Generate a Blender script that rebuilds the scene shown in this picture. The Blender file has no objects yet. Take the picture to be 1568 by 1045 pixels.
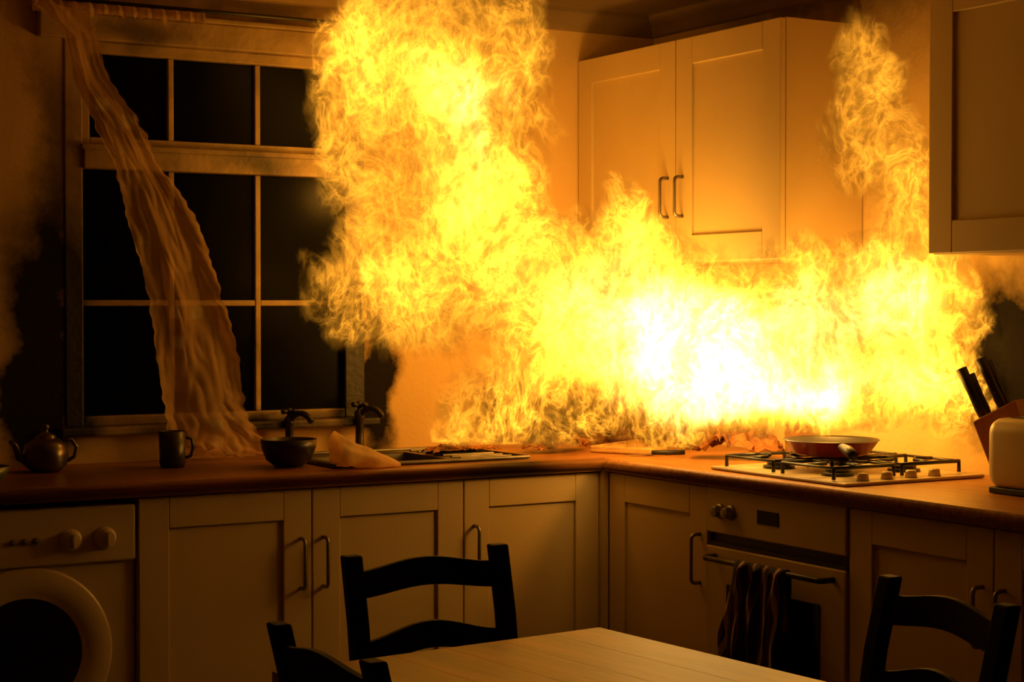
import bpy, bmesh, math, random
import numpy as np
from mathutils import Vector, Matrix, noise as mnoise
random.seed(7)
scene = bpy.context.scene
scene.view_settings.view_transform = 'Standard'
R90 = math.radians(-90)

# ------------------------------------------------------------ materials
def new_mat(name):
    m = bpy.data.materials.new(name); m.use_nodes = True
    nt = m.node_tree; b = nt.nodes['Principled BSDF']
    return m, nt, b

def mat(name, col, rough=0.5, var=0.15, scale=6.0, stretch=(1,1,1), metal=0.0, bump=0.0, bscale=40, spec=0.5, col2=None, detail=4):
    m, nt, b = new_mat(name)
    tc = nt.nodes.new('ShaderNodeTexCoord'); mp = nt.nodes.new('ShaderNodeMapping')
    mp.inputs['Scale'].default_value = stretch
    nt.links.new(tc.outputs['Object'], mp.inputs['Vector'])
    n = nt.nodes.new('ShaderNodeTexNoise'); n.inputs['Scale'].default_value = scale; n.inputs['Detail'].default_value = detail
    nt.links.new(mp.outputs[0], n.inputs['Vector'])
    r = nt.nodes.new('ShaderNodeValToRGB')
    c2 = col2 if col2 else tuple(c*(1-var) for c in col)
    r.color_ramp.elements[0].position = 0.3; r.color_ramp.elements[0].color = (*c2, 1)
    r.color_ramp.elements[1].position = 0.7; r.color_ramp.elements[1].color = (*col, 1)
    nt.links.new(n.outputs['Fac'], r.inputs['Fac'])
    nt.links.new(r.outputs['Color'], b.inputs['Base Color'])
    b.inputs['Roughness'].default_value = rough; b.inputs['Metallic'].default_value = metal
    b.inputs['Specular IOR Level'].default_value = spec
    if bump > 0:
        n2 = nt.nodes.new('ShaderNodeTexNoise'); n2.inputs['Scale'].default_value = bscale
        nt.links.new(mp.outputs[0], n2.inputs['Vector'])
        bp = nt.nodes.new('ShaderNodeBump'); bp.inputs['Strength'].default_value = bump; bp.inputs['Distance'].default_value = 0.01
        nt.links.new(n2.outputs['Fac'], bp.inputs['Height']); nt.links.new(bp.outputs[0], b.inputs['Normal'])
    return m

def add_soot_and_shade(m, spots, warp=0.25):
    """carbon deposits, and on the worktop also painted shade, around given world places"""
    nt = m.node_tree; b = nt.nodes['Principled BSDF']
    src = b.inputs['Base Color'].links[0].from_socket
    tc = nt.nodes.new('ShaderNodeTexCoord')
    nz = nt.nodes.new('ShaderNodeTexNoise'); nz.inputs['Scale'].default_value = 4.5; nz.inputs['Detail'].default_value = 7; nz.inputs['Roughness'].default_value = 0.62
    nt.links.new(tc.outputs['Object'], nz.inputs['Vector'])
    w0 = nt.nodes.new('ShaderNodeVectorMath'); w0.operation = 'SUBTRACT'; w0.inputs[1].default_value = (.5, .5, .5); nt.links.new(nz.outputs['Color'], w0.inputs[0])
    w1 = nt.nodes.new('ShaderNodeVectorMath'); w1.operation = 'MULTIPLY_ADD'; w1.inputs[1].default_value = (warp, warp, warp)
    nt.links.new(w0.outputs[0], w1.inputs[0]); nt.links.new(tc.outputs['Object'], w1.inputs[2])
    acc = None
    for (c, r, a) in spots:
        s = nt.nodes.new('ShaderNodeVectorMath'); s.operation = 'SUBTRACT'; s.inputs[1].default_value = c
        nt.links.new(w1.outputs[0], s.inputs[0])
        d = nt.nodes.new('ShaderNodeVectorMath'); d.operation = 'DIVIDE'; d.inputs[1].default_value = r
        nt.links.new(s.outputs[0], d.inputs[0])
        l = nt.nodes.new('ShaderNodeVectorMath'); l.operation = 'LENGTH'; nt.links.new(d.outputs[0], l.inputs[0])
        mr = nt.nodes.new('ShaderNodeMapRange'); mr.interpolation_type = 'SMOOTHSTEP'
        mr.inputs['From Min'].default_value = 1.0; mr.inputs['From Max'].default_value = 0.1
        mr.inputs['To Min'].default_value = 0; mr.inputs['To Max'].default_value = a
        nt.links.new(l.outputs['Value'], mr.inputs['Value'])
        if acc is None: acc = mr.outputs[0]
        else:
            ad = nt.nodes.new('ShaderNodeMath'); ad.operation = 'ADD'
            nt.links.new(acc, ad.inputs[0]); nt.links.new(mr.outputs[0], ad.inputs[1]); acc = ad.outputs[0]
    mu = nt.nodes.new('ShaderNodeMath'); mu.operation = 'MULTIPLY'; mu.use_clamp = True; mu.inputs[1].default_value = 0.97
    nt.links.new(acc, mu.inputs[0])
    mix = nt.nodes.new('ShaderNodeMixRGB'); nt.links.new(mu.outputs[0], mix.inputs['Fac'])
    nt.links.new(src, mix.inputs['Color1']); mix.inputs['Color2'].default_value = (0.006, 0.004, 0.003, 1)
    nt.links.new(mix.outputs[0], b.inputs['Base Color'])
    return m

def thin(m, amount=0.5):
    """thin sheet: let light through"""
    nt = m.node_tree; b = nt.nodes['Principled BSDF']; src = b.inputs['Base Color'].links[0].from_socket
    tr = nt.nodes.new('ShaderNodeBsdfTranslucent'); nt.links.new(src, tr.inputs['Color'])
    mx = nt.nodes.new('ShaderNodeMixShader'); mx.inputs[0].default_value = amount
    nt.links.new(b.outputs[0], mx.inputs[1]); nt.links.new(tr.outputs[0], mx.inputs[2])
    nt.links.new(mx.outputs[0], nt.nodes['Material Output'].inputs['Surface']); return m

M_wall_b = add_soot_and_shade(mat('wall_paint_sooted', (0.64, 0.44, 0.18), 0.85, 0.10, 2.5, bump=0.15, bscale=60, spec=0.2), [
    ((-2.17, 0, 1.32), (0.20, 9, 0.55), 1.3), ((-2.22, 0, 1.02), (0.16, 9, 0.30), 1.0), ((-2.40, 0, 1.4), (0.32, 9, 0.9), 0.36),
    ((-1.5, 0, 2.36), (1.2, 9, 0.18), 0.8), ((-1.10, 0, 1.10), (0.11, 9, 0.42), 1.5), ((-2.15,0,1.9),(0.10,9,0.5),0.7)])
M_wall_r = add_soot_and_shade(mat('wall_paint', (0.68, 0.48, 0.20), 0.85, 0.10, 2.5, bump=0.15, bscale=60, spec=0.2), [
    ((0, -1.66, 1.28), (9, 0.22, 0.36), 1.5), ((0, -1.76, 1.10), (9, 0.22, 0.20), 1.0), ((0,-0.8,2.36),(9,0.9,0.20),0.8), ((0,-1.5,2.30),(9,0.5,0.3),0.4)], 0.35)
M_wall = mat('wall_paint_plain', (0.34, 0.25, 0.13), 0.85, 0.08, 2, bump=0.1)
M_ceil = add_soot_and_shade(mat('ceiling_paint', (0.40, 0.27, 0.12), 0.9, 0.45, 2.0, bump=0.1), [((-0.6, -0.4, 2.4), (1.2, 0.9, 9), 0.8)])
M_floor = mat('floor_vinyl', (0.10, 0.065, 0.035), 0.45, 0.4, 3, stretch=(1, 6, 1))
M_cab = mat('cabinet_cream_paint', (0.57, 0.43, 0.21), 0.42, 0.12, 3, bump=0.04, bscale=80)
M_cabin = mat('cabinet_carcass', (0.50, 0.41, 0.26), 0.6, 0.1, 4)
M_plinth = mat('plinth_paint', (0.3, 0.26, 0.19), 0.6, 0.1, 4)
M_trim = add_soot_and_shade(mat('window_frame_paint', (0.46, 0.32, 0.15), 0.5, 0.6, 7, bump=0.2, bscale=50, detail=8), [
    ((-2.12, 0, 1.2), (0.13, 9, 0.75), 1.6), ((-1.16, 0, 1.2), (0.14, 9, 0.55), 1.7), ((-1.2, 0, 1.78), (0.12, 9, 0.2), 1.0),
    ((-1.5, 0, 1.83), (0.22, 9, 0.06), 0.7), ((-1.9, 0, 2.2), (0.25, 9, 0.05), 0.7), ((-1.6, 0, 1.0), (0.7, 9, 0.08), 1.0)], 0.12)
M_steel = mat('brushed_steel', (0.28, 0.25, 0.21), 0.42, 0.2, 20, metal=1.0)
M_darkchrome = mat('dark_chrome', (0.07, 0.06, 0.05), 0.4, 0.6, 20, metal=0.7)  # darker chrome tone for the taps and the oven handle
M_sink = mat('sink_steel', (0.20, 0.18, 0.15), 0.4, 0.5, 12, metal=1.0)
M_wood = add_soot_and_shade(mat('worktop_wood', (0.40, 0.16, 0.035), 0.36, 0.5, 5, stretch=(1, 14, 14), bump=0.05, bscale=20), [
    ((-0.95, -0.62, 0.9), (0.28, 0.15, 9), 0.9), ((-1.9, -0.3, 0.9), (0.7, 0.4, 9), 0.6), ((-2.5, -0.5, 0.9), (0.6, 0.5, 9), 0.6)], 0.2)  # burnt front edge; the left-hand spots paint shade into the wood colour
M_wood2 = mat('worktop_wood_b', (0.50, 0.21, 0.045), 0.36, 0.45, 5, stretch=(14, 1, 14), bump=0.05, bscale=20)
M_table = mat('pine_table', (0.44, 0.155, 0.022), 0.44, 0.55, 2.4, stretch=(7, 1.0, 7), bump=0.06, bscale=10, detail=7, spec=0.3)
M_chair = mat('chair_dark_stain', (0.008, 0.005, 0.004), 0.65, 0.4, 8, stretch=(6, 6, 1), spec=0.15)
M_black = mat('black_enamel', (0.012, 0.011, 0.01), 0.35, 0.3, 10)
M_blackp = mat('black_plastic', (0.015, 0.013, 0.012), 0.45, 0.3, 20)
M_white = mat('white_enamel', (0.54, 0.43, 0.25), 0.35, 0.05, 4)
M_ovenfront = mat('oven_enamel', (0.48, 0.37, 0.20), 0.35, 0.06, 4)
M_glassd = mat('dark_oven_glass', (0.006, 0.005, 0.004), 0.15, 0.3, 6, spec=0.3)
M_pane = mat('night_window_glass', (0.002, 0.002, 0.002), 0.25, 0.5, 3, spec=0.06)
M_red = mat('red_enamel', (0.36, 0.025, 0.008), 0.3, 0.3, 10)
M_pot = mat('teapot_metal', (0.16, 0.13, 0.10), 0.28, 0.6, 9, metal=0.8)
M_mug = mat('mug_glaze', (0.02, 0.018, 0.015), 0.35, 0.3, 9)
M_board = mat('chopping_board_wood', (0.72, 0.44, 0.15), 0.5, 0.2, 5, stretch=(12, 1, 12))
M_paper = thin(mat('burnt_paper', (0.95, 0.68, 0.30), 0.8, 0.35, 10, bump=0.3), 0.5)
M_debris = mat('charred_packaging', (0.46, 0.17, 0.03), 0.8, 0.97, 16, bump=0.5)
M_carton = mat('scorched_card', (0.42, 0.17, 0.035), 0.75, 0.9, 12, bump=0.2)
M_jar = mat('jar_ceramic', (0.38, 0.19, 0.06), 0.35, 0.4, 18)
M_jarlid = mat('jar_lid', (0.3, 0.14, 0.05), 0.4, 0.3, 18)
M_green = mat('green_glaze', (0.06, 0.09, 0.04), 0.3, 0.3, 9)
M_blockw = mat('knife_block_wood', (0.42, 0.17, 0.05), 0.45, 0.3, 6, stretch=(8, 8, 1))
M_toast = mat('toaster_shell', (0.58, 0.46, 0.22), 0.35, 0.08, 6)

def towel_mat():
    m, nt, b = new_mat('tea_towel_cloth')
    tc = nt.nodes.new('ShaderNodeTexCoord')
    w = nt.nodes.new('ShaderNodeTexWave'); w.inputs['Scale'].default_value = 6; w.inputs['Distortion'].default_value = 2.5
    w.bands_direction = 'X'
    nt.links.new(tc.outputs['Object'], w.inputs['Vector'])
    r = nt.nodes.new('ShaderNodeValToRGB'); cr = r.color_ramp; cr.interpolation = 'CONSTANT'
    cr.elements[0].color = (0.012, 0.010, 0.009, 1); cr.elements[1].color = (0.16, 0.014, 0.008, 1); cr.elements[1].position = 0.62
    e = cr.elements.new(0.8); e.color = (0.03, 0.045, 0.02, 1)
    e = cr.elements.new(0.93); e.color = (0.4, 0.30, 0.18, 1)
    nt.links.new(w.outputs['Fac'], r.inputs['Fac']); nt.links.new(r.outputs[0], b.inputs['Base Color'])
    b.inputs['Roughness'].default_value = 0.95
    return m
M_towel = towel_mat()

def curtain_mat():
    m, nt, b = new_mat('scorched_net_curtain')
    tc = nt.nodes.new('ShaderNodeTexCoord')
    n = nt.nodes.new('ShaderNodeTexVoronoi'); n.inputs['Scale'].default_value = 12; n.distance = 'CHEBYCHEV'; n.inputs['Randomness'].default_value = 0.7
    nt.links.new(tc.outputs['Object'], n.inputs['Vector'])
    r = nt.nodes.new('ShaderNodeValToRGB'); r.color_ramp.elements[0].color = (0.99, 0.82, 0.50, 1); r.color_ramp.elements[0].position = 0.16
    r.color_ramp.elements[1].color = (0.78, 0.50, 0.23, 1); r.color_ramp.elements[1].position = 0.28
    nt.links.new(n.outputs['Distance'], r.inputs['Fac'])
    nz = nt.nodes.new('ShaderNodeTexNoise'); nz.inputs['Scale'].default_value = 8; nz.inputs['Detail'].default_value = 5; nt.links.new(tc.outputs['Object'], nz.inputs['Vector'])
    sc = nt.nodes.new('ShaderNodeMapRange'); sc.inputs['From Min'].default_value = 0.50; sc.inputs['From Max'].default_value = 0.72; sc.inputs['To Max'].default_value = 0.65
    nt.links.new(nz.outputs['Fac'], sc.inputs['Value'])
    mc = nt.nodes.new('ShaderNodeMixRGB'); nt.links.new(sc.outputs[0], mc.inputs['Fac']); nt.links.new(r.outputs[0], mc.inputs['Color1']); mc.inputs['Color2'].default_value = (0.28, 0.14, 0.05, 1)
    nt.links.new(mc.outputs[0], b.inputs['Base Color'])
    b.inputs['Roughness'].default_value = 0.6
    tr = nt.nodes.new('ShaderNodeBsdfTranslucent'); nt.links.new(mc.outputs[0], tr.inputs['Color'])
    mx = nt.nodes.new('ShaderNodeMixShader'); mx.inputs[0].default_value = 0.5
    tp = nt.nodes.new('ShaderNodeBsdfTransparent'); mx2 = nt.nodes.new('ShaderNodeMixShader')
    mr = nt.nodes.new('ShaderNodeMapRange'); mr.inputs['From Min'].default_value = 0.35; mr.inputs['From Max'].default_value = 0.7
    mr.inputs['To Min'].default_value = 0.50; mr.inputs['To Max'].default_value = 0.20
    nt.links.new(nz.outputs['Fac'], mr.inputs['Value']); nt.links.new(mr.outputs[0], mx2.inputs[0])
    out = nt.nodes['Material Output']
    nt.links.new(b.outputs[0], mx.inputs[1]); nt.links.new(tr.outputs[0], mx.inputs[2])
    nt.links.new(mx.outputs[0], mx2.inputs[1]); nt.links.new(tp.outputs[0], mx2.inputs[2])
    nt.links.new(mx2.outputs[0], out.inputs['Surface'])
    return m
M_curtain = curtain_mat()

# ------------------------------------------------------------ geometry helpers
def link(o):
    scene.collection.objects.link(o); return o
def empty(name, loc=(0,0,0), rz=0.0):
    e = bpy.data.objects.new(name, None); e.location = loc; e.rotation_euler = (0, 0, rz); e.empty_display_size = 0.1
    return link(e)
def finish(name, bm, m, parent=None, bevel=0.0, smooth=False, seg=2, loc=None, rz=0.0, subsurf=0):
    bmesh.ops.recalc_face_normals(bm, faces=bm.faces)
    me = bpy.data.meshes.new(name); bm.to_mesh(me); bm.free()
    me.materials.append(m)
    o = bpy.data.objects.new(name, me); link(o)
    if parent: o.parent = parent
    if loc: o.location = loc
    o.rotation_euler[2] = rz
    if smooth:
        for p in me.polygons: p.use_smooth = True
    if bevel > 0:
        b = o.modifiers.new('bevel', 'BEVEL'); b.width = bevel; b.segments = seg; b.limit_method = 'ANGLE'; b.angle_limit = math.radians(40)
    return o
def box(bm, x0, x1, y0, y1, z0, z1, M=None):
    vs = [bm.verts.new((x, y, z)) for x in (x0, x1) for y in (y0, y1) for z in (z0, z1)]
    for f in ((0,1,3,2),(4,6,7,5),(0,4,5,1),(2,3,7,6),(0,2,6,4),(1,5,7,3)):
        bm.faces.new([vs[i] for i in f])
    if M is not None:
        bmesh.ops.transform(bm, matrix=M, verts=vs)
    return vs
def tube(bm, pts, rad, seg=10, caps=True):
    pts = [Vector(p) for p in pts]
    rads = rad if isinstance(rad, (list, tuple)) else [rad]*len(pts)
    rings = []; prev = None
    for i, p in enumerate(pts):
        if i == 0: t = pts[1]-pts[0]
        elif i == len(pts)-1: t = pts[-1]-pts[-2]
        else: t = (pts[i+1]-pts[i]).normalized() + (pts[i]-pts[i-1]).normalized()
        t.normalize()
        if prev is None:
            a = Vector((0,0,1)) if abs(t.z) < 0.9 else Vector((1,0,0))
            n = t.cross(a).normalized()
        else:
            n = (prev - t*prev.dot(t)).normalized()
        prev = n; b = t.cross(n)
        rings.append([bm.verts.new(p + (n*math.cos(2*math.pi*k/seg) + b*math.sin(2*math.pi*k/seg))*rads[i]) for k in range(seg)])
    for i in range(len(rings)-1):
        for k in range(seg):
            bm.faces.new((rings[i][k], rings[i][(k+1)%seg], rings[i+1][(k+1)%seg], rings[i+1][k]))
    if caps:
        bm.faces.new(rings[0][::-1]); bm.faces.new(rings[-1])
def lathe(bm, prof, c=(0,0,0), seg=28, M=None):
    vs_all = []; rings = []
    for (r, z) in prof:
        if r < 1e-5:
            v = bm.verts.new((c[0], c[1], c[2]+z)); rings.append([v]); vs_all.append(v)
        else:
            ring = [bm.verts.new((c[0]+r*math.cos(2*math.pi*k/seg), c[1]+r*math.sin(2*math.pi*k/seg), c[2]+z)) for k in range(seg)]
            rings.append(ring); vs_all += ring
    for a, b in zip(rings, rings[1:]):
        for k in range(seg):
            k2 = (k+1) % seg
            if len(a) == 1 and len(b) == 1: continue
            if len(a) == 1: bm.faces.new((a[0], b[k], b[k2]))
            elif len(b) == 1: bm.faces.new((a[k], a[k2], b[0]))
            else: bm.faces.new((a[k], a[k2], b[k2], b[k]))
    if M is not None: bmesh.ops.transform(bm, matrix=M, verts=vs_all)
FRONT = Matrix.Rotation(math.radians(90), 4, 'X')   # lathe z-axis -> -Y (front)

def handle(parent, x, z0, z1, y=-0.0, r=0.0055):
    bm = bmesh.new(); d = 0.032
    P = [(x, y, z0+0.0)]
    for t in range(5):
        a = math.pi/2*t/4; P.append((x, y-(d-0.014)-0.014*math.sin(a), z0+0.014*(1-math.cos(a))))
    for t in range(5):
        a = math.pi/2*(1-t/4); P.append((x, y-(d-0.014)-0.014*math.sin(a), z1-0.014*(1-math.cos(a))))
    P.append((x, y, z1))
    tube(bm, P, r, 10)
    return finish('handle', bm, M_steel, parent, smooth=True)

def shaker(parent, x0, x1, z0, z1, y=0.0, st=0.085, th=0.02):
    g = 0.002; x0 += g; x1 -= g; z0 += g; z1 -= g
    bm = bmesh.new()
    box(bm, x0, x0+st, y, y+th, z0, z1); box(bm, x1-st, x1, y, y+th, z0, z1)
    box(bm, x0+st, x1-st, y, y+th, z1-st, z1); box(bm, x0+st, x1-st, y, y+th, z0, z0+st)
    finish('door_frame', bm, M_cab, parent, bevel=0.0025)
    bm = bmesh.new(); box(bm, x0+st-0.004, x1-st+0.004, y+0.009, y+th-0.002, z0+st-0.004, z1-st+0.004)
    finish('door_panel', bm, M_cab, parent)

CT = 0.91; CB = 0.87   # worktop top / underside

def base_cabinet(loc, rz, w, doors, hnd, depth=0.56, wc=None, filler=False):
    e = empty('base_cabinet', loc, rz); wc = wc or w
    bm = bmesh.new(); t = 0.018
    box(bm, 0, t, 0.02, depth, 0.10, CB); box(bm, wc-t, wc, 0.02, depth, 0.10, CB)
    box(bm, t, wc-t, 0.02, depth, 0.10, 0.118); box(bm, t, wc-t, depth-0.01, depth, 0.118, CB)
    box(bm, t, wc-t, 0.02, 0.04, CB-0.02, CB)
    finish('carcass', bm, M_cabin, e)
    bm = bmesh.new(); box(bm, 0, wc, 0.06, 0.075, 0.0, 0.10); finish('plinth', bm, M_plinth, e)
    if filler:
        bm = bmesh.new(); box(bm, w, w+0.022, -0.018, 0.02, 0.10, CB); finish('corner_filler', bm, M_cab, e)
    x = 0
    for dw, h in zip(doors, hnd):
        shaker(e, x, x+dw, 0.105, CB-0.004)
        hx = x+dw-0.035 if h == 'R' else x+0.035
        handle(e, hx, 0.585, 0.725)
        x += dw
    return e
def wall_cabinet(loc, rz, doors, hnd, z0=1.517, z1=2.23, depth=0.315):
    e = empty('wall_cabinet', loc, rz); w = sum(doors); t = 0.018
    bm = bmesh.new()
    box(bm, 0, t, 0.02, depth, z0, z1); box(bm, w-t, w, 0.02, depth, z0, z1)
    box(bm, t, w-t, 0.02, depth, z0, z0+t); box(bm, t, w-t, 0.02, depth, z1-t, z1); box(bm, t, w-t, depth-0.008, depth, z0+t, z1-t)
    finish('carcass', bm, M_cab, e, bevel=0.001)
    x = 0
    for dw, h in zip(doors, hnd):
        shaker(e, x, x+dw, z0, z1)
        handle(e, x+dw-0.04 if h == 'R' else x+0.04, 1.665, 1.79)
        x += dw
    return e

# ------------------------------------------------------------ room shell
H = 2.40; XL = -4.4; YF = -6.0
WX0, WX1, WZ0, WZ1 = -2.12, -1.14, 1.02, 2.17
bm = bmesh.new()
box(bm, XL-0.1, WX0, 0, 0.2, 0, H); box(bm, WX1, 0.1, 0, 0.2, 0, H)
box(bm, WX0, WX1, 0, 0.2, 0, WZ0); box(bm, WX0, WX1, 0, 0.2, WZ1, H)
finish('wall_back', bm, M_wall_b)
bm = bmesh.new(); box(bm, 0, 0.1, YF-0.1, 0, 0, H); finish('wall_right', bm, M_wall_r)
bm = bmesh.new(); box(bm, XL-0.1, XL, YF-0.1, 0, 0, H); finish('wall_left', bm, M_wall)
bm = bmesh.new(); box(bm, XL, 0, YF-0.1, YF, 0, H); finish('wall_front', bm, M_wall)
bm = bmesh.new(); box(bm, XL-0.1, 0.1, YF-0.1, 0.2, -0.05, 0); finish('floor', bm, M_floor)
bm = bmesh.new(); box(bm, XL-0.1, 0.1, YF-0.1, 0.2, H, H+0.05); finish('ceiling', bm, M_ceil)
cov = ((0, H-0.07), (-0.012, H-0.065), (-0.03, H-0.04), (-0.06, H-0.014), (-0.065, H), (0, H))
bm = bmesh.new(); vs = []
for x in (XL, 0): vs.append([bm.verts.new((x, yy, zz)) for yy, zz in cov])
for k in range(6): bm.faces.new((vs[0][k], vs[0][(k+1)%6], vs[1][(k+1)%6], vs[1][k]))
finish('trim_1', bm, M_ceil)
bm = bmesh.new(); vs = []
for y in (YF, -0.0): vs.append([bm.verts.new((xx, y, zz)) for xx, zz in cov])
for k in range(6): bm.faces.new((vs[0][k], vs[0][(k+1)%6], vs[1][(k+1)%6], vs[1][k]))
finish('trim_2', bm, M_ceil)

# window
win = empty('window_1')
bm = bmesh.new(); y0, y1 = -0.005, 0.055
box(bm, WX0, WX0+0.055, y0, y1, WZ0, WZ1); box(bm, WX1-0.07, WX1, y0, y1, WZ0, WZ1)
box(bm, WX0+0.055, WX1-0.07, y0, y1, WZ0, WZ0+0.03)
box(bm, WX0+0.055, WX1-0.07, y0, y1, 2.135, WZ1)
box(bm, WX0+0.055, WX1-0.07, y0-0.012, y1, 1.79, 1.86)
box(bm, WX0+0.045, WX1-0.06, y0-0.022, y0-0.005, 1.845, 1.862)
finish('frame', bm, M_trim, win, bevel=0.004)
bm = bmesh.new()
box(bm, -2.065, -2.04, 0.008, 0.045, 1.86, 2.135); box(bm, -1.25, -1.21, 0.008, 0.045, 1.86, 2.135)
box(bm, -2.04, -1.25, 0.008, 0.045, 1.86, 1.885)
for x in (-1.787, -1.504):
    box(bm, x-0.009, x+0.009, 0.008, 0.045, 1.885, 2.135); box(bm, x-0.009, x+0.009, 0.008, 0.045, 1.05, 1.79)
box(bm, -2.065, -1.796, 0.010, 0.043, 1.38, 1.398); box(bm, -1.778, -1.513, 0.010, 0.043, 1.38, 1.398); box(bm, -1.495, -1.21, 0.010, 0.043, 1.38, 1.398)
finish('glazing_bars', bm, M_trim, win, bevel=0.003)
bm = bmesh.new(); box(bm, -2.066, -1.209, 0.024, 0.030, 1.05, 2.136); finish('glass', bm, M_pane, win)
bm = bmesh.new(); box(bm, WX0-0.03, WX1+0.03, -0.06, 0.0, 0.995, 1.02); finish('sill', bm, M_trim, win, bevel=0.006)
bm = bmesh.new(); box(bm, WX0-0.08, WX1+0.08, -0.035, 0.0, 2.17, 2.245); box(bm, WX0-0.10, WX1+0.10, -0.05, 0.0, 2.245, 2.26)
finish('head_board', bm, M_trim, win, bevel=0.004)

# curtain rod
rod = empty('curtain_rail')
bm = bmesh.new(); tube(bm, [(-2.24, -0.075, 2.275), (-1.0, -0.075, 2.275)], 0.006, 12)
tube(bm, [(-2.2, -0.075, 2.275), (-2.2, 0.0, 2.275)], 0.005, 8); tube(bm, [(-1.05, -0.075, 2.275), (-1.05, 0.0, 2.275)], 0.005, 8)
finish('rail', bm, M_blackp, rod, smooth=True)

# curtain: scorched, torn, hanging diagonally
rows = [(2.26,-2.24,-2.11),(2.21,-2.20,-2.085),(2.17,-2.154,-2.05),(2.04,-2.12,-2.015),(1.935,-2.065,-1.93),(1.82,-2.01,-1.86),(1.71,-1.975,-1.78),
        (1.59,-1.94,-1.73),(1.475,-1.915,-1.685),(1.318,-1.885,-1.645),(1.198,-1.87,-1.62),(1.077,-1.86,-1.59),(0.997,-1.843,-1.55),(0.935,-1.80,-1.50),(0.918,-1.70,-1.43)]
def interp(rows, t):
    f = t*(len(rows)-1); i = min(int(f), len(rows)-2); u = f-i
    a, b = rows[i], rows[i+1]
    return [a[k]*(1-u)+b[k]*u for k in range(3)]
bm = bmesh.new(); NV, NU = 190, 80; grid = []
for j in range(NV+1):
    t = j/NV; z, xa, xb = interp(rows, t); row = []
    for i in range(NU+1):
        u = i/NU
        cr = max(0, t-0.75)*4
        q = Vector((u*4.5, t*6, 0))
        fold = 0.007*math.sin(u*10+1.0*math.sin(t*4)) + 0.020*mnoise.noise(q)+(0.006+0.010*cr)*(1-2*abs(mnoise.noise(Vector((u*8+3, t*16, 0)))))
        ed = 0.006*math.sin(t*29)+0.014*mnoise.noise(Vector((t*60, 0, 9)))
        x = xa+(xb-xa)*u + (ed if u > 0.5 else -ed*0.6)*abs(u-0.5)*2
        yb = -0.105 - 0.05*max(0, t-0.75)*2.4
        zz = z + 0.012*math.sin(u*7+t*11)*(1 if t < 0.9 else 0)
        row.append(bm.verts.new((x, yb+fold*min(1, 0.35+t), max(zz, 0.916+0.012*abs(math.sin(u*20))+0.03*max(0, mnoise.noise(Vector((u*9, t*30, 1))))*cr))))
    grid.append(row)
for j in range(NV):
    for i in range(NU):
        bm.faces.new((grid[j][i], grid[j][i+1], grid[j+1][i+1], grid[j+1][i]))
finish('curtain', bm, M_curtain, smooth=True)
# charred curtain remnants hanging under the rail
bm = bmesh.new(); prev = None
for i in range(150):
    x = -2.235+i*0.0035; d = 0.010+0.03*max(0, mnoise.noise(Vector((i*0.11, 0, 3))))+0.012*random.random()
    y = -0.078+0.010*math.sin(i*0.5)
    row = [bm.verts.new((x, y, 2.268)), bm.verts.new((x+0.001, y-0.006, 2.262-d*0.5)), bm.verts.new((x+0.002*random.random(), y-0.002, 2.255-d))]
    if prev:
        for k in range(2): bm.faces.new((prev[k], row[k], row[k+1], prev[k+1]))
    prev = row
finish('burnt_curtain_scrap', bm, M_curtain, smooth=True)

# ------------------------------------------------------------ base units
base_cabinet((-2.10, -0.60, 0), 0, 0.997, [0.507, 0.49], ['R', 'L'])
base_cabinet((-1.103, -0.60, 0), 0, 0.481, [0.481], ['L'], wc=0.50, filler=True)
base_cabinet((-3.25, -0.60, 0), 0, 0.535, [0.535], ['R'])
base_cabinet((-0.60, -0.62, 0), R90, 0.508, [0.508], ['R'])
base_cabinet((-0.60, -1.728, 0), R90, 1.0, [0.5, 0.5], ['R', 'L'])
wall_cabinet((-0.32, -0.004, 0), R90, [0.575, 0.527], ['R', 'L'])
wall_cabinet((-0.32, -1.715, 0), R90, [0.5, 0.5], ['R', 'L'])

# worktop (L shape with sink cut-out)
wt = empty('countertop')
SX0, SX1, SY0, SY1 = -1.44, -1.07, -0.50, -0.16
WB = -0.004
bm = bmesh.new()
box(bm, -3.27, SX0, -0.62, WB, CB, CT); box(bm, SX1, WB, -0.62, WB, CB, CT)
box(bm, SX0, SX1, -0.62, SY0, CB, CT); box(bm, SX0, SX1, SY1, WB, CB, CT)
finish('left_run', bm, M_wood, wt)
bm = bmesh.new(); box(bm, -0.62, WB, -2.75, -0.62, CB, CT); finish('right_run', bm, M_wood2, wt)
prof = [(0, CB+0.002), (-0.007, CB+0.006), (-0.010, CB+0.014), (-0.010, CT-0.014), (-0.007, CT-0.005), (0, CT)]
def extr(bm, A, B):
    for k in range(len(prof)-1): bm.faces.new((A[k], A[k+1], B[k+1], B[k]))
bm = bmesh.new()
A = [bm.verts.new((-3.27, -0.62+p[0], p[1])) for p in prof]
B = [bm.verts.new((-0.62+p[0], -0.62+p[0], p[1])) for p in prof]
C = [bm.verts.new((-0.62+p[0], -2.75, p[1])) for p in prof]
extr(bm, A, B); extr(bm, B, C)
finish('nosing', bm, M_wood, wt, smooth=True)

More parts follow.
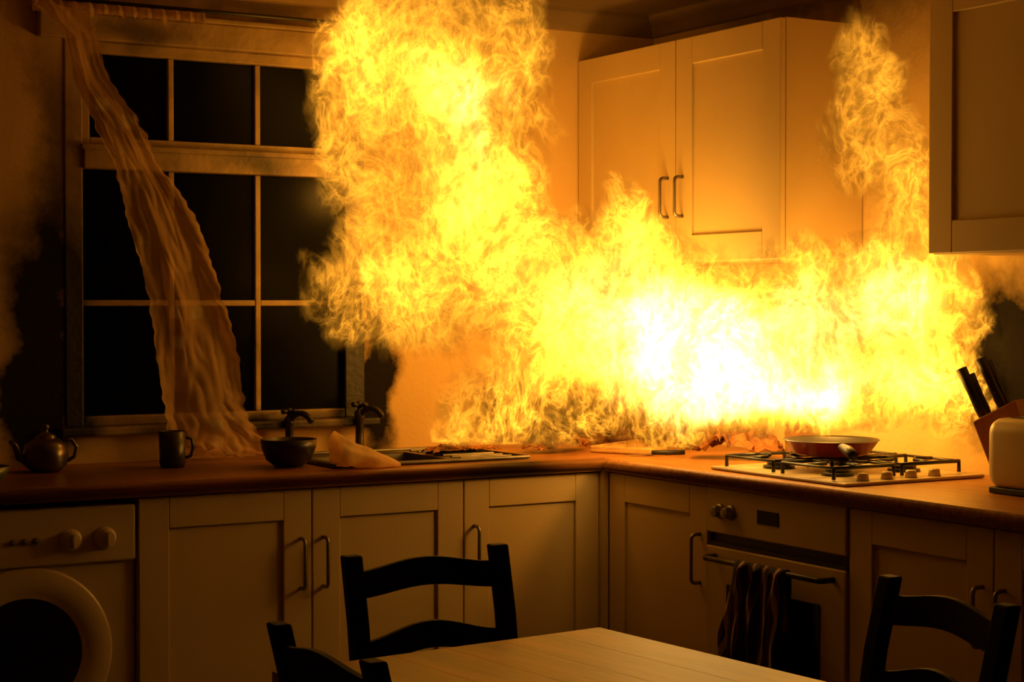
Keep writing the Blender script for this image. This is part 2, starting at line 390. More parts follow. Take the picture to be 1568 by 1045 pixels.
# sink with drainer
sk = empty('kitchen_sink')
bm = bmesh.new(); z = CT+0.001
X0, X1, Y0, Y1 = -1.49, -0.84, -0.535, -0.10
t = 0.004
box(bm, X0, SX0+0.012, Y0, Y1, z, z+t); box(bm, SX1-0.012, X1, Y0, Y1, z, z+t)
box(bm, SX0+0.012, SX1-0.012, Y0, SY0+0.012, z, z+t); box(bm, SX0+0.012, SX1-0.012, SY1-0.012, Y1, z, z+t)
for i in range(7):
    yy = -0.48+i*0.055; tube(bm, [(SX1+0.02, yy, z+0.006), (X1-0.03, yy, z+0.006)], 0.005, 8)
tube(bm, [(X0, Y0, z+0.006), (X1, Y0, z+0.006), (X1, Y1, z+0.006), (X0, Y1, z+0.006), (X0, Y0, z+0.006)], 0.006, 8)
a0, a1, b0, b1 = SX0+0.012, SX1-0.012, SY0+0.012, SY1-0.012; zb = CT-0.17
v = [bm.verts.new(p) for p in ((a0,b0,z),(a1,b0,z),(a1,b1,z),(a0,b1,z),(a0+.02,b0+.02,zb),(a1-.02,b0+.02,zb),(a1-.02,b1-.02,zb),(a0+.02,b1-.02,zb))]
for f in ((0,1,5,4),(1,2,6,5),(2,3,7,6),(3,0,4,7),(4,5,6,7)): bm.faces.new([v[i] for i in f])
finish('basin_and_drainer', bm, M_sink, sk)

def tap(x, y, h=0.15, dirx=0.3, diry=-0.95):
    e = empty('kitchen_tap', (x, y, CT+0.001))
    bm = bmesh.new()
    lathe(bm, [(0, 0), (0.024, 0), (0.024, 0.008), (0.014, 0.014), (0.013, h*0.6), (0.017, h*0.66), (0.017, h*0.78), (0.008, h*0.84), (0.008, h*0.90), (0, h*0.90)], seg=20)
    pts = []
    for k in range(9):
        a = math.pi*k/8*0.85
        pts.append((dirx*(0.055-0.055*math.cos(a)), diry*(0.055-0.055*math.cos(a)), h*0.60+0.045*math.sin(a)))
    tube(bm, pts, 0.010, 12)
    finish('spout_body', bm, M_darkchrome, e, smooth=True)
    bm = bmesh.new()
    for k in range(4):
        a = math.pi/2*k+0.4
        tube(bm, [(0, 0, h*0.92), (0.03*math.cos(a), 0.03*math.sin(a), h*0.93)], [0.006, 0.008], 8)
    lathe(bm, [(0, h*0.88), (0.012, h*0.89), (0.012, h*0.96), (0.006, h), (0, h)], seg=14)
    finish('cross_head', bm, M_darkchrome, e, smooth=True)
tap(-1.433, -0.07); tap(-1.19, -0.07, 0.165)

# ------------------------------------------------------------ washing machine
wm = empty('washing_machine', (-2.70, -0.585, 0))
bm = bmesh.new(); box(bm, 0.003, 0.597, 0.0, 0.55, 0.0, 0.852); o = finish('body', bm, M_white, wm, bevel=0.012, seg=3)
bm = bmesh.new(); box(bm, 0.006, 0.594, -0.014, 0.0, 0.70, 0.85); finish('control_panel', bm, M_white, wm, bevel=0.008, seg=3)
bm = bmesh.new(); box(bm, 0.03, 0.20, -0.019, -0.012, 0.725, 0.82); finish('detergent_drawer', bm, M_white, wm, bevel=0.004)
for kx in (0.417, 0.509):
    bm = bmesh.new()
    lathe(bm, [(0, 0), (0.030, 0), (0.030, 0.006), (0.024, 0.010), (0.021, 0.026), (0, 0.028)], seg=24, M=Matrix.Translation((kx, -0.014, 0.765)) @ FRONT)
    box(bm, kx-0.004, kx+0.004, -0.050, -0.034, 0.747, 0.783)
    finish('program_knob', bm, M_white, wm, bevel=0.0015)
for kx in (0.265, 0.295, 0.325):
    bm = bmesh.new(); lathe(bm, [(0, 0), (0.009, 0), (0.009, 0.006), (0, 0.008)], seg=16, M=Matrix.Translation((kx, -0.014, 0.768)) @ FRONT); finish('push_button', bm, M_steel, wm)
bm = bmesh.new()
lathe(bm, [(0.232, 0), (0.230, 0.006), (0.224, 0.008), (0.195, 0.010), (0.165, 0.006), (0.148, -0.004), (0.146, 0.0)], seg=56, M=Matrix.Translation((0.30, 0.0, 0.468)) @ FRONT)
finish('door_ring', bm, M_white, wm, smooth=True)
bm = bmesh.new()
lathe(bm, [(0.150, 0.001), (0.13, 0.004), (0.10, 0.008), (0.05, 0.011), (0, 0.012)], seg=48, M=Matrix.Translation((0.30, 0.0, 0.468)) @ FRONT)
finish('door_glass', bm, M_glassd, wm, smooth=True)

# ------------------------------------------------------------ oven
ov = empty('oven', (-0.60, -1.128, 0), R90)
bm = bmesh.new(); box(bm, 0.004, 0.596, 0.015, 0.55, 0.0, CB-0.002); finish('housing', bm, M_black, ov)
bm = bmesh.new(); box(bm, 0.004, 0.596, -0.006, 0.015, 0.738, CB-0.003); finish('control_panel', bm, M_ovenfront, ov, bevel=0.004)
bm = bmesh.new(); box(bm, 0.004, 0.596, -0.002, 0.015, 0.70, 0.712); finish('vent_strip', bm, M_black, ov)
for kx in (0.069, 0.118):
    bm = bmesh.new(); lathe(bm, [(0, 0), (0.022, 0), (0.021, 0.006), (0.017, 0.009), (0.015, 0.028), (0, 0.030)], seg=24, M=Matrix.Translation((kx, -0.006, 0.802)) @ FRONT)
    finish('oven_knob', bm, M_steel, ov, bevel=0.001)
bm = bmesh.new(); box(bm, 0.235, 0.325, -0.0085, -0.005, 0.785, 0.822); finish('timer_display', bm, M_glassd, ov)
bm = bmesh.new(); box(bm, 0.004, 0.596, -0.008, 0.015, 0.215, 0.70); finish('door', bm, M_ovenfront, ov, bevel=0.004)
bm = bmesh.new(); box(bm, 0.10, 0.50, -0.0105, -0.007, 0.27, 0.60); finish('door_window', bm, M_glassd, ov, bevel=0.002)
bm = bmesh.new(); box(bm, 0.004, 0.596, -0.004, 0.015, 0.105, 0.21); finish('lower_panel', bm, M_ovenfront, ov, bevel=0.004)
bm = bmesh.new(); tube(bm, [(0.05, -0.008, 0.672), (0.05, -0.045, 0.672), (0.06, -0.052, 0.672), (0.54, -0.052, 0.672), (0.55, -0.045, 0.672), (0.55, -0.008, 0.672)], 0.008, 12)
finish('handle_bar', bm, M_darkchrome, ov, smooth=True)

# tea towel draped over handle
bm = bmesh.new(); NU, NV = 48, 64; grid = []
for j in range(NV+1):
    t = j/NV; row = []
    for i in range(NU+1):
        u = i/NU; amp = 0.010+0.016*abs(t-0.25)
        f = amp*math.sin(u*19+math.sin(t*6)*1.2)+0.006*math.sin(u*43+t*8)
        w = 0.21 + 0.06*max(0, t-0.3)
        x = 0.30 + (u-0.5)*w + 0.012*math.sin(t*9)+0.008*mnoise.noise(Vector((u*3, t*8, 0)))
        if t < 0.2: yy = -0.038; zz = 0.672-(0.2-t)*0.8; f *= 0.15
        elif t < 0.26:
            a = (t-0.2)/0.06*math.pi; yy = -0.052+0.013*math.cos(a); zz = 0.672+0.013*math.sin(a); f *= 0.15
        else:
            yy = -0.068-0.014*min(1, (t-0.26)*3); zz = 0.672-(t-0.26)*0.62 - 0.05*math.sin(u*3)*(t-0.26)
        row.append(bm.verts.new((x, yy+min(f, 0.006), zz)))
    grid.append(row)
for j in range(NV):
    for i in range(NU): bm.faces.new((grid[j][i], grid[j][i+1], grid[j+1][i+1], grid[j+1][i]))
tw = finish('tea_towel', bm, M_towel, smooth=True); tw.location = (-0.60, -1.128, 0); tw.rotation_euler[2] = R90
tw.modifiers.new('s', 'SOLIDIFY').thickness = 0.002

# ------------------------------------------------------------ gas hob
hb = empty('gas_hob', (-0.57, -1.10, CT), R90)
bm = bmesh.new(); box(bm, 0, 0.58, 0, 0.50, 0.001, 0.010); finish('hob_plate', bm, M_white, hb, bevel=0.006, seg=3)
for (cx, cy) in [(0.15, 0.13), (0.15, 0.37), (0.40, 0.13), (0.40, 0.37)]:
    bm = bmesh.new(); lathe(bm, [(0, 0.010), (0.045, 0.010), (0.045, 0.018), (0.034, 0.020), (0.034, 0.028), (0, 0.030)], c=(cx, cy, 0), seg=24)
    finish('burner', bm, M_black, hb)
    bm = bmesh.new(); s = 0.105; zz = 0.042; r = 0.0055
    tube(bm, [(cx-s, cy-s, 0.012), (cx-s, cy-s, zz), (cx+s, cy-s, zz), (cx+s, cy-s, 0.012)], r, 8)
    tube(bm, [(cx-s, cy+s, 0.012), (cx-s, cy+s, zz), (cx+s, cy+s, zz), (cx+s, cy+s, 0.012)], r, 8)
    tube(bm, [(cx-s, cy-s, zz), (cx-s, cy+s, zz)], r, 8); tube(bm, [(cx+s, cy-s, zz), (cx+s, cy+s, zz)], r, 8)
    for dx, dy in [(1,0),(-1,0),(0,1),(0,-1)]:
        tube(bm, [(cx+dx*s, cy+dy*s, zz), (cx+dx*0.04, cy+dy*0.04, zz+0.003)], r, 8)
    finish('pan_support', bm, M_black, hb, smooth=True)
for k in range(4):
    bm = bmesh.new(); lathe(bm, [(0, 0.010), (0.017, 0.010), (0.015, 0.026), (0.013, 0.03), (0, 0.03)], c=(0.545, 0.09+k*0.085, 0), seg=20); finish('hob_knob', bm, M_white, hb, smooth=True)

# frying pan
fp = empty('frying_pan', (-0.33, -1.345, CT+0.0515))
bm = bmesh.new(); lathe(bm, [(0, 0), (0.095, 0), (0.108, 0.006), (0.132, 0.040), (0.135, 0.042)], seg=48)
finish('pan_outside', bm, M_red, fp, smooth=True)
bm = bmesh.new(); lathe(bm, [(0.136, 0.041), (0.134, 0.044), (0.129, 0.040), (0.104, 0.009), (0, 0.006)], seg=48)
finish('pan_inside', bm, M_black, fp, smooth=True)
bm = bmesh.new(); tube(bm, [(-0.065, -0.112, 0.030), (-0.085, -0.147, 0.032), (-0.125, -0.215, 0.030), (-0.155, -0.27, 0.022)], [0.008, 0.012, 0.015, 0.013], 12)
finish('pan_handle', bm, M_blackp, fp, smooth=True)

# ------------------------------------------------------------ counter objects
tp = empty('teapot', (-2.236, -0.20, CT+0.001))
bm = bmesh.new(); lathe(bm, [(0, 0), (0.040, 0), (0.058, 0.018), (0.064, 0.045), (0.058, 0.075), (0.040, 0.092), (0.030, 0.095), (0.030, 0.1), (0.022, 0.108), (0.008, 0.112), (0.007, 0.118), (0.012, 0.126), (0.008, 0.134), (0, 0.136)], seg=36)
finish('teapot_body', bm, M_pot, tp, smooth=True)
bm = bmesh.new(); tube(bm, [(-0.045, 0, 0.03), (-0.075, 0, 0.045), (-0.085, 0, 0.075), (-0.10, 0, 0.092)], [0.016, 0.012, 0.009, 0.007], 12)
tube(bm, [(0.045, 0, 0.082), (0.075, 0.0, 0.088), (0.090, 0, 0.065), (0.082, 0, 0.038), (0.055, 0, 0.025)], 0.006, 10)
finish('spout_and_handle', bm, M_pot, tp, smooth=True)
mg = empty('mug', (-1.879, -0.25, CT+0.001))
bm = bmesh.new(); lathe(bm, [(0, 0), (0.032, 0), (0.037, 0.01), (0.039, 0.105), (0.036, 0.105), (0.034, 0.012), (0, 0.008)], seg=32); finish('mug_body', bm, M_mug, mg, smooth=True)
bm = bmesh.new(); tube(bm, [(0.036, 0, 0.085), (0.058, 0, 0.082), (0.064, 0, 0.055), (0.056, 0, 0.03), (0.036, 0, 0.025)], 0.005, 10); finish('mug_handle', bm, M_mug, mg, smooth=True)
bm = bmesh.new(); lathe(bm, [(0, 0), (0.040, 0), (0.066, 0.02), (0.080, 0.055), (0.083, 0.080), (0.079, 0.080), (0.075, 0.055), (0.060, 0.022), (0, 0.008)], seg=40)
finish('mixing_bowl', bm, M_mug, smooth=True, loc=(-1.578, -0.40, CT+0.001))
def crumple(name, loc, L, W, rz, m, hh=0.05, seed=0):
    bm = bmesh.new(); NU, NV = 40, 26; g = []
    for j in range(NV+1):
        r = []
        for i in range(NU+1):
            u = i/NU-0.5; v = j/NV-0.5
            wv = W*(0.55+0.45*math.cos(u*3.0))
            q = Vector((u*4+seed, v*3, seed*1.7))
            zz = hh*(0.9-1.3*abs(u))*(0.45+0.9*abs(mnoise.noise(q)))*(1-1.6*abs(v)**1.5)+0.3*hh*abs(mnoise.noise(q*3.1))
            r.append(bm.verts.new((u*L+0.02*mnoise.noise(q*2), v*wv+0.015*mnoise.noise(q*1.7+Vector((5,5,5))), max(zz, 0.001))))
        g.append(r)
    for j in range(NV):
        for i in range(NU): bm.faces.new((g[j][i], g[j][i+1], g[j+1][i+1], g[j+1][i]))
    o = finish(name, bm, m, smooth=False, loc=loc, rz=rz); o.modifiers.new('s', 'SOLIDIFY').thickness = 0.0015
    return o
# twisted cone of paper lying in front of the sink
bm = bmesh.new(); NU, NV = 30, 28; g = []
for j in range(NU+1):
    s = j/NU; r0 = 0.038*(1-s)**0.8+0.006
    ring = []
    for k in range(NV):
        a = 2*math.pi*k/NV; rr = r0*(1+0.35*mnoise.noise(Vector((math.cos(a)*1.6, math.sin(a)*1.6, s*4))))
        ring.append(bm.verts.new((s*0.21-0.02, rr*math.cos(a)*1.15, max(0.001, r0*0.9+rr*math.sin(a)+0.02*(1-s)**2))))
    g.append(ring)
for j in range(NU):
    for k in range(NV): bm.faces.new((g[j][k], g[j][(k+1)%NV], g[j+1][(k+1)%NV], g[j+1][k]))
finish('crumpled_paper', bm, M_paper, smooth=True, loc=(-1.49, -0.575, CT+0.001), rz=0.02)
crumple('charred_debris', (-0.28, -0.84, CT+0.002), 0.28, 0.20, -0.8, M_debris, 0.17, 3)
crumple('charred_debris', (-0.95, -0.30, CT+0.012), 0.26, 0.14, 0.1, M_debris, 0.04, 8)
crumple('charred_debris', (-0.62, -0.34, CT+0.002), 0.24, 0.16, 0.3, M_debris, 0.10, 5)
# scorched food carton
def carton(loc, rz, w, d, h):
    e = empty('food_carton', loc, rz); bm = bmesh.new(); t = 0.002
    box(bm, 0, w, 0, t, 0, h); box(bm, 0, w, d-t, d, 0, h); box(bm, 0, t, t, d-t, 0, h); box(bm, w-t, w, t, d-t, 0, h); box(bm, t, w-t, t, d-t, 0, t)
    for vv in bm.verts:
        k = vv.co.z/h; n = mnoise.noise_vector(Vector(vv.co)*20+Vector(loc))*0.012*k; vv.co += n
    finish('carton_sides', bm, M_carton, e)
    bm = bmesh.new()
    a = [bm.verts.new(p) for p in ((0, 0, h), (w, 0, h), (w*0.9, -d*0.6, h+0.015), (w*0.15, -d*0.55, h+0.02))]; bm.faces.new(a)
    a = [bm.verts.new(p) for p in ((w, 0, h), (w, d, h), (w+0.03, d*0.9, h+0.025), (w+0.035, d*0.1, h+0.02))]; bm.faces.new(a)
    finish('carton_flaps', bm, M_carton, e)
carton((-0.18, -0.96, CT+0.001), -1.2, 0.09, 0.05, 0.10)
# chopping board + knife
cb = empty('chopping_board', (-0.36, -0.46, CT+0.001), math.radians(-62))
bm = bmesh.new(); box(bm, -0.11, 0.11, -0.16, 0.16, 0, 0.022); finish('board', bm, M_board, cb, bevel=0.006, seg=3)
kn = empty('kitchen_knife', (-0.44, -0.66, CT+0.0015), math.radians(-22))
bm = bmesh.new()
kv = [(-0.02, -0.003), (-0.02, 0.018), (-0.08, 0.016), (-0.11, 0.0), (-0.08, -0.003)]
a = [bm.verts.new((x, y, 0.003)) for x, y in kv]; b = [bm.verts.new((x, y, 0.0045)) for x, y in kv]
bm.faces.new(a[::-1]); bm.faces.new(b)
for k in range(5): bm.faces.new((a[k], a[(k+1)%5], b[(k+1)%5], b[k]))
finish('blade', bm, M_steel, kn)
bm = bmesh.new(); tube(bm, [(-0.02, 0.01, 0.009), (0.03, 0.01, 0.009), (0.085, 0.006, 0.009)], [0.007, 0.009, 0.008], 10); finish('knife_handle', bm, M_blackp, kn, smooth=True)
def jar(name, x, y, r, h, m, lid):
    e = empty(name, (x, y, CT+0.001))
    bm = bmesh.new(); lathe(bm, [(0, 0), (r*0.9, 0), (r, 0.01), (r, h*0.75), (r*0.85, h*0.83), (0, h*0.83)], seg=32); finish('jar_body', bm, m, e, bevel=0.001)
    bm = bmesh.new(); lathe(bm, [(0, h*0.83), (r*0.9, h*0.83), (r*0.9, h*0.93), (r*0.3, h*0.96), (r*0.2, h), (0, h)], seg=32); finish('jar_lid', bm, lid, e)
jar('storage_jar', -0.34, -0.12, 0.045, 0.13, M_jar, M_jarlid); jar('storage_jar', -0.22, -0.12, 0.05, 0.15, M_jar, M_jarlid)
jar('spice_jar', -0.05, -0.66, 0.03, 0.11, M_jar, M_jarlid)

# knife block
kb = empty('knife_block', (-0.15, -1.83, CT+0.001), math.radians(-60))
bm = bmesh.new()
pr = [(-0.01, 0.0), (0.11, 0.0), (0.035, 0.225), (-0.075, 0.165)]
A = [bm.verts.new((x, -0.05, z)) for x, z in pr]; B = [bm.verts.new((x, 0.05, z)) for x, z in pr]
bm.faces.new(A); bm.faces.new(B[::-1])
for k in range(4): bm.faces.new((A[k], B[k], B[(k+1)%4], A[(k+1)%4]))
finish('block', bm, M_blockw, kb, bevel=0.004)
ax = Vector((-0.42, 0, 0.9)).normalized()
for (q, yy, L) in ((0.2, -0.025, 0.14), (0.2, 0.025, 0.12), (0.65, -0.022, 0.14), (0.65, 0.024, 0.13)):
    s0 = Vector((-0.075+0.11*q, yy, 0.165+0.06*q)); bm = bmesh.new()
    tube(bm, [s0-ax*0.01, s0+ax*0.02, s0+ax*L*0.5, s0+ax*L], [0.010, 0.013, 0.012, 0.015], 10)
    finish('knife_handle', bm, M_blackp, kb, smooth=True)
    bm = bmesh.new()
    for d in (0.3, 0.55, 0.8): tube(bm, [s0+ax*L*d+Vector((0, -0.0145, 0)), s0+ax*L*d+Vector((0, 0.0145, 0))], 0.0022, 8)
    finish('rivets', bm, M_steel, kb)
# toaster
ts = empty('toaster', (-0.275, -2.03, CT+0.001), math.radians(-90))
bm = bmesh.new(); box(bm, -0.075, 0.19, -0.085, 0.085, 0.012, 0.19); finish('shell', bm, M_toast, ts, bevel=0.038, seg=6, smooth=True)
bm = bmesh.new(); box(bm, -0.065, 0.18, -0.075, 0.075, 0.0, 0.016); finish('base', bm, M_blackp, ts, bevel=0.003)
bm = bmesh.new(); box(bm, -0.02, 0.14, -0.045, -0.018, 0.188, 0.1915); box(bm, -0.02, 0.14, 0.018, 0.045, 0.188, 0.1915); finish('slots', bm, M_blackp, ts)
bm = bmesh.new(); box(bm, -0.095, -0.074, -0.018, 0.018, 0.12, 0.135); finish('lever', bm, M_blackp, ts, bevel=0.003)
bm = bmesh.new(); lathe(bm, [(0, 0), (0.04, 0), (0.07, 0.02), (0.085, 0.05), (0.081, 0.05), (0.066, 0.022), (0, 0.006)], seg=36); finish('green_bowl', bm, M_green, smooth=True, loc=(-2.50, -0.50, CT+0.001))

# ------------------------------------------------------------ table
tb = empty('dining_table', (-2.037, -2.897, 0), math.radians(5))
bm = bmesh.new(); w, l = 0.36, 0.585
for k in range(6):
    x0 = -w+k*0.12; box(bm, x0, x0+0.12, -l, l, 0.722, 0.75)
finish('table_top', bm, M_table, tb, bevel=0.0006)
bm = bmesh.new(); box(bm, -w+0.05, w-0.05, l-0.065, l-0.045, 0.63, 0.722); box(bm, -w+0.05, w-0.05, -l+0.045, -l+0.065, 0.63, 0.722)
box(bm, -w+0.045, -w+0.065, -l+0.05, l-0.05, 0.63, 0.722); box(bm, w-0.065, w-0.045, -l+0.05, l-0.05, 0.63, 0.722); finish('apron', bm, M_table, tb)
for sx in (-1, 1):
    for sy in (-1, 1):
        bm = bmesh.new(); cx, cy = sx*(w-0.032), sy*(l-0.032); box(bm, cx-0.024, cx+0.024, cy-0.024, cy+0.024, 0, 0.722); finish('leg', bm, M_table, tb, bevel=0.003)

# ------------------------------------------------------------ chairs (ladder-back)
def chair(loc, rz):
    e = empty('dining_chair', (loc[0], loc[1], 0), math.radians(rz))
    hw = 0.168; TH = 0.885
    st = [(0.0, -0.02), (0.44, 0.0), (0.60, 0.008), (0.75, 0.030), (TH, 0.062)]
    for sx in (-1, 1):
        bm = bmesh.new(); x = sx*hw; rings = []
        for z, y in st:
            hwid = 0.019; d = 0.015
            rings.append([bm.verts.new((x+a*hwid, y+b*d, z)) for a, b in ((-1,-1),(1,-1),(1,1),(-1,1))])
        for a, b in zip(rings, rings[1:]):
            for k in range(4): bm.faces.new((a[k], a[(k+1)%4], b[(k+1)%4], b[k]))
        bm.faces.new(rings[0]); bm.faces.new(rings[-1]); finish('rear_post', bm, M_chair, e, bevel=0.004)
        bm = bmesh.new(); box(bm, x-0.017, x+0.017, -0.385, -0.351, 0, 0.44); finish('front_leg', bm, M_chair, e, bevel=0.003)
        bm = bmesh.new(); box(bm, x-0.010, x+0.010, -0.355, -0.012, 0.17, 0.20); box(bm, x-0.010, x+0.010, -0.355, -0.012, 0.375, 0.43); finish('side_rail', bm, M_chair, e, bevel=0.002)
    bm = bmesh.new(); box(bm, -hw, hw, -0.375, -0.360, 0.375, 0.43); box(bm, -hw, hw, -0.375, -0.360, 0.24, 0.27); box(bm, -hw, hw, -0.010, 0.006, 0.375, 0.43); finish('cross_rail', bm, M_chair, e, bevel=0.002)
    def ypost(z):
        for (a, ya), (b, yb) in zip(st, st[1:]):
            if a <= z <= b: return ya+(yb-ya)*(z-a)/(b-a)
        return 0.062
    def slat(z0, z1, arch):
        bm = bmesh.new(); N = 16; R = []
        for i in range(N+1):
            u = -1+2*i/N; x = u*(hw-0.005)
            k = 0.5+0.5*math.cos(u*math.pi)
            za, zb = z0+arch*0.8*k, z1+arch*k; bow = 0.012*(1-u*u)
            R.append([bm.verts.new((x, ypost(zz)+bow+yy, zz)) for zz, yy in ((za, -0.007), (zb, -0.007), (zb, 0.007), (za, 0.007))])
        for a, b in zip(R, R[1:]):
            for k in range(4): bm.faces.new((a[k], a[(k+1)%4], b[(k+1)%4], b[k]))
        bm.faces.new(R[0]); bm.faces.new(R[-1]); finish('back_slat', bm, M_chair, e, bevel=0.002)
    slat(0.800, 0.852, 0.018); slat(0.668, 0.716, 0.028); slat(0.54, 0.575, 0.02)
    bm = bmesh.new(); box(bm, -0.172, 0.172, -0.40, -0.017, 0.43, 0.452); finish('seat', bm, M_chair, e, bevel=0.006, seg=3)
chair((-1.961, -2.055), 0)
chair((-1.47, -2.893), -98)
chair((-2.485, -2.78), 90)

# ------------------------------------------------------------ FIRE : stacked, folded sheets of burning gas
def fire_material():
    m = bpy.data.materials.new('burning_gas'); m.use_nodes = True; nt = m.node_tree; nt.nodes.clear(); N = nt.nodes; L = nt.links
    m.cycles.emission_sampling = 'NONE'
    def mt(op, a, b=None, clamp=False):
        n = N.new('ShaderNodeMath'); n.operation = op; n.use_clamp = clamp
        for i, v in enumerate((a, b)):
            if v is None: continue
            if isinstance(v, (int, float)): n.inputs[i].default_value = v
            else: L.new(v, n.inputs[i])
        return n.outputs[0]
    def vm(op, a, b, c=None):
        n = N.new('ShaderNodeVectorMath'); n.operation = op
        for i, v in enumerate((a, b, c)):
            if v is None: continue
            if isinstance(v, tuple): n.inputs[i].default_value = v
            else: L.new(v, n.inputs[i])
        return n.outputs[0]
    def nz(vec, s, d, r=0.5, dist=0.0, out='Fac'):
        n = N.new('ShaderNodeTexNoise'); n.inputs['Scale'].default_value = s; n.inputs['Detail'].default_value = d
        n.inputs['Roughness'].default_value = r; n.inputs['Distortion'].default_value = dist; L.new(vec, n.inputs['Vector']); return n.outputs[out]
    def sstep(v, a, b, lo=0.0, hi=1.0):
        n = N.new('ShaderNodeMapRange'); n.interpolation_type = 'SMOOTHSTEP'; n.inputs['From Min'].default_value = a; n.inputs['From Max'].default_value = b
        n.inputs['To Min'].default_value = lo; n.inputs['To Max'].default_value = hi
        L.new(v, n.inputs['Value']); return n.outputs[0]
    tc = N.new('ShaderNodeTexCoord').outputs['Object']
    at = N.new('ShaderNodeAttribute'); at.attribute_name = 'fire_field'; S = at.outputs['Fac']
    so = N.new('ShaderNodeAttribute'); so.attribute_name = 'smoke_field'; K = so.outputs['Fac']
    P0 = vm('MULTIPLY', tc, (1, 1, .75))
    wv = vm('SUBTRACT', nz(P0, 4.5, 3, 0.5, 0, 'Color'), (.5, .5, .5))
    P = vm('MULTIPLY_ADD', wv, (.28, .28, .28), P0)
    nf = nz(P, 10.5, 8, 0.63, 0.35)
    nm = nz(P, 4.2, 5, 0.58, 0.2)
    big = sstep(nz(P0, 2.0, 2, 0.5), 0.40, 0.60, 0.55, 1.30)
    rid = mt('MAXIMUM', mt('SUBTRACT', 1.0, mt('MULTIPLY', mt('ABSOLUTE', mt('SUBTRACT', nf, 0.5)), 8.0)), 0.0)
    rid2 = mt('POWER', rid, 2.4)
    v = mt('ADD', S, mt('MULTIPLY', mt('SUBTRACT', nm, 0.5), 3.2))
    v = mt('ADD', v, mt('MULTIPLY', mt('SUBTRACT', nf, 0.5), 1.8))
    mask = mt('MULTIPLY', sstep(v, 0.2, 0.9), sstep(S, 0.02, 0.25))
    hot = mt('POWER', mt('MINIMUM', mt('MAXIMUM', S, 0.0), 5.0), 1.6)
    modm = sstep(nm, 0.36, 0.62)
    base = mt('ADD', mt('ADD', 0.06, mt('MULTIPLY', modm, 0.25)), mt('MULTIPLY', rid2, mt('ADD', 0.30, mt('MULTIPLY', modm, 0.95))))
    heat = mt('ADD', mt('MULTIPLY', big, 0.50), mt('MULTIPLY', hot, mt('MULTIPLY', mt('ADD', 0.35, mt('MULTIPLY', big, 0.5)), 0.74)))
    E = mt('MULTIPLY', mt('MULTIPLY', mask, base), heat)
    E = mt('MULTIPLY', E, mt('SUBTRACT', 1.0, mt('MULTIPLY', mt('MULTIPLY', K, 0.75), mt('SUBTRACT', 1.0, rid2)), clamp=True))
    cr = N.new('ShaderNodeMixRGB'); L.new(sstep(S, 1.5, 4.2), cr.inputs['Fac']); cr.inputs['Color1'].default_value = (1, .37, .022, 1); cr.inputs['Color2'].default_value = (1, .62, .16, 1)
    em = N.new('ShaderNodeEmission'); L.new(cr.outputs[0], em.inputs['Color']); L.new(E, em.inputs['Strength'])
    op = mt('MULTIPLY', mask, mt('ADD', 0.24, mt('MULTIPLY', modm, 0.10)))
    sk = mt('MULTIPLY', mt('MULTIPLY', K, sstep(nz(P, 8.0, 5, 0.6, 0.5), 0.47, 0.62)), 0.42)
    T = mt('SUBTRACT', 1.0, mt('ADD', op, sk), clamp=True)
    tr = N.new('ShaderNodeBsdfTransparent'); L.new(T, tr.inputs['Color'])
    ad = N.new('ShaderNodeAddShader'); L.new(em.outputs[0], ad.inputs[0]); L.new(tr.outputs[0], ad.inputs[1])
    out = N.new('ShaderNodeOutputMaterial'); L.new(ad.outputs[0], out.inputs['Surface'])
    return m
M_fire = fire_material()
blobs = [
 ((-.285,-1.34,1.13),.24,.16,2.4), ((-.40,-1.216,1.24),.30,.24,2.6), ((-.27,-1.35,1.38),.24,.21,2.2),
 ((-.50,-1.06,1.26),.33,.27,2.0), ((-.666,-.883,1.38),.32,.27,1.5), ((-.632,-.903,1.12),.32,.13,1.1),
 ((-.42,-1.15,1.11),.28,.14,1.8), ((-.60,-.95,1.22),.30,.24,1.1), ((-.36,-1.24,1.50),.18,.12,1.0),
 ((-.838,-.724,1.11),.31,.18,1.1), ((-.83,-.735,1.44),.36,.28,1.35), ((-1.015,-.562,1.05),.19,.16,1.0),
 ((-1.082,-.522,1.46),.34,.30,1.15), ((-1.324,-.438,1.43),.23,.25,1.15), ((-1.116,-.502,1.868),.33,.35,1.15),
 ((-1.08,-.52,1.90),.18,.38,1.15),
 ((-1.35,-.42,1.90),.20,.33,1.0), ((-1.116,-.502,2.2),.35,.30,1.15), ((-.947,-.602,1.946),.18,.38,0.85),
 ((-1.39,-.398,2.13),.15,.18,1.0), ((-.7075,-.859,1.70),.12,.18,1.0), ((-.18,-1.455,1.62),.18,.30,1.15),
 ((-.25,-1.41,1.93),.16,.31,1.2), ((-.13,-1.49,1.30),.20,.25,1.6), ((-.10,-1.55,1.16),.16,.15,1.3)]
soots = [((-.66,-.88,1.05),.34,.11), ((-.90,-.66,1.06),.24,.12), ((-.08,-1.64,1.19),.14,.28), ((-1.36,-.42,1.31),.13,.13)]
path = [(-.03,-1.72),(-.12,-1.55),(-.27,-1.38),(-.42,-1.19),(-.56,-1.02),(-.70,-.86),(-.86,-.72),(-1.08,-.55),(-1.32,-.45),(-1.50,-.40),(-1.64,-.37)]
pp = [Vector(p) for p in path]
def cat(t):
    f = t*(len(pp)-1); i = min(int(f), len(pp)-2); u = f-i
    p0, p1, p2, p3 = pp[max(i-1,0)], pp[i], pp[i+1], pp[min(i+2, len(pp)-1)]
    return 0.5*((2*p1)+(p2-p0)*u+(2*p0-5*p1+4*p2-p3)*u*u+(3*p1-p0-3*p2+p3)*u**3)
NUu, NZz = 150, 98
fl = empty('flames')
zs = np.linspace(0.965, 2.392, NZz)
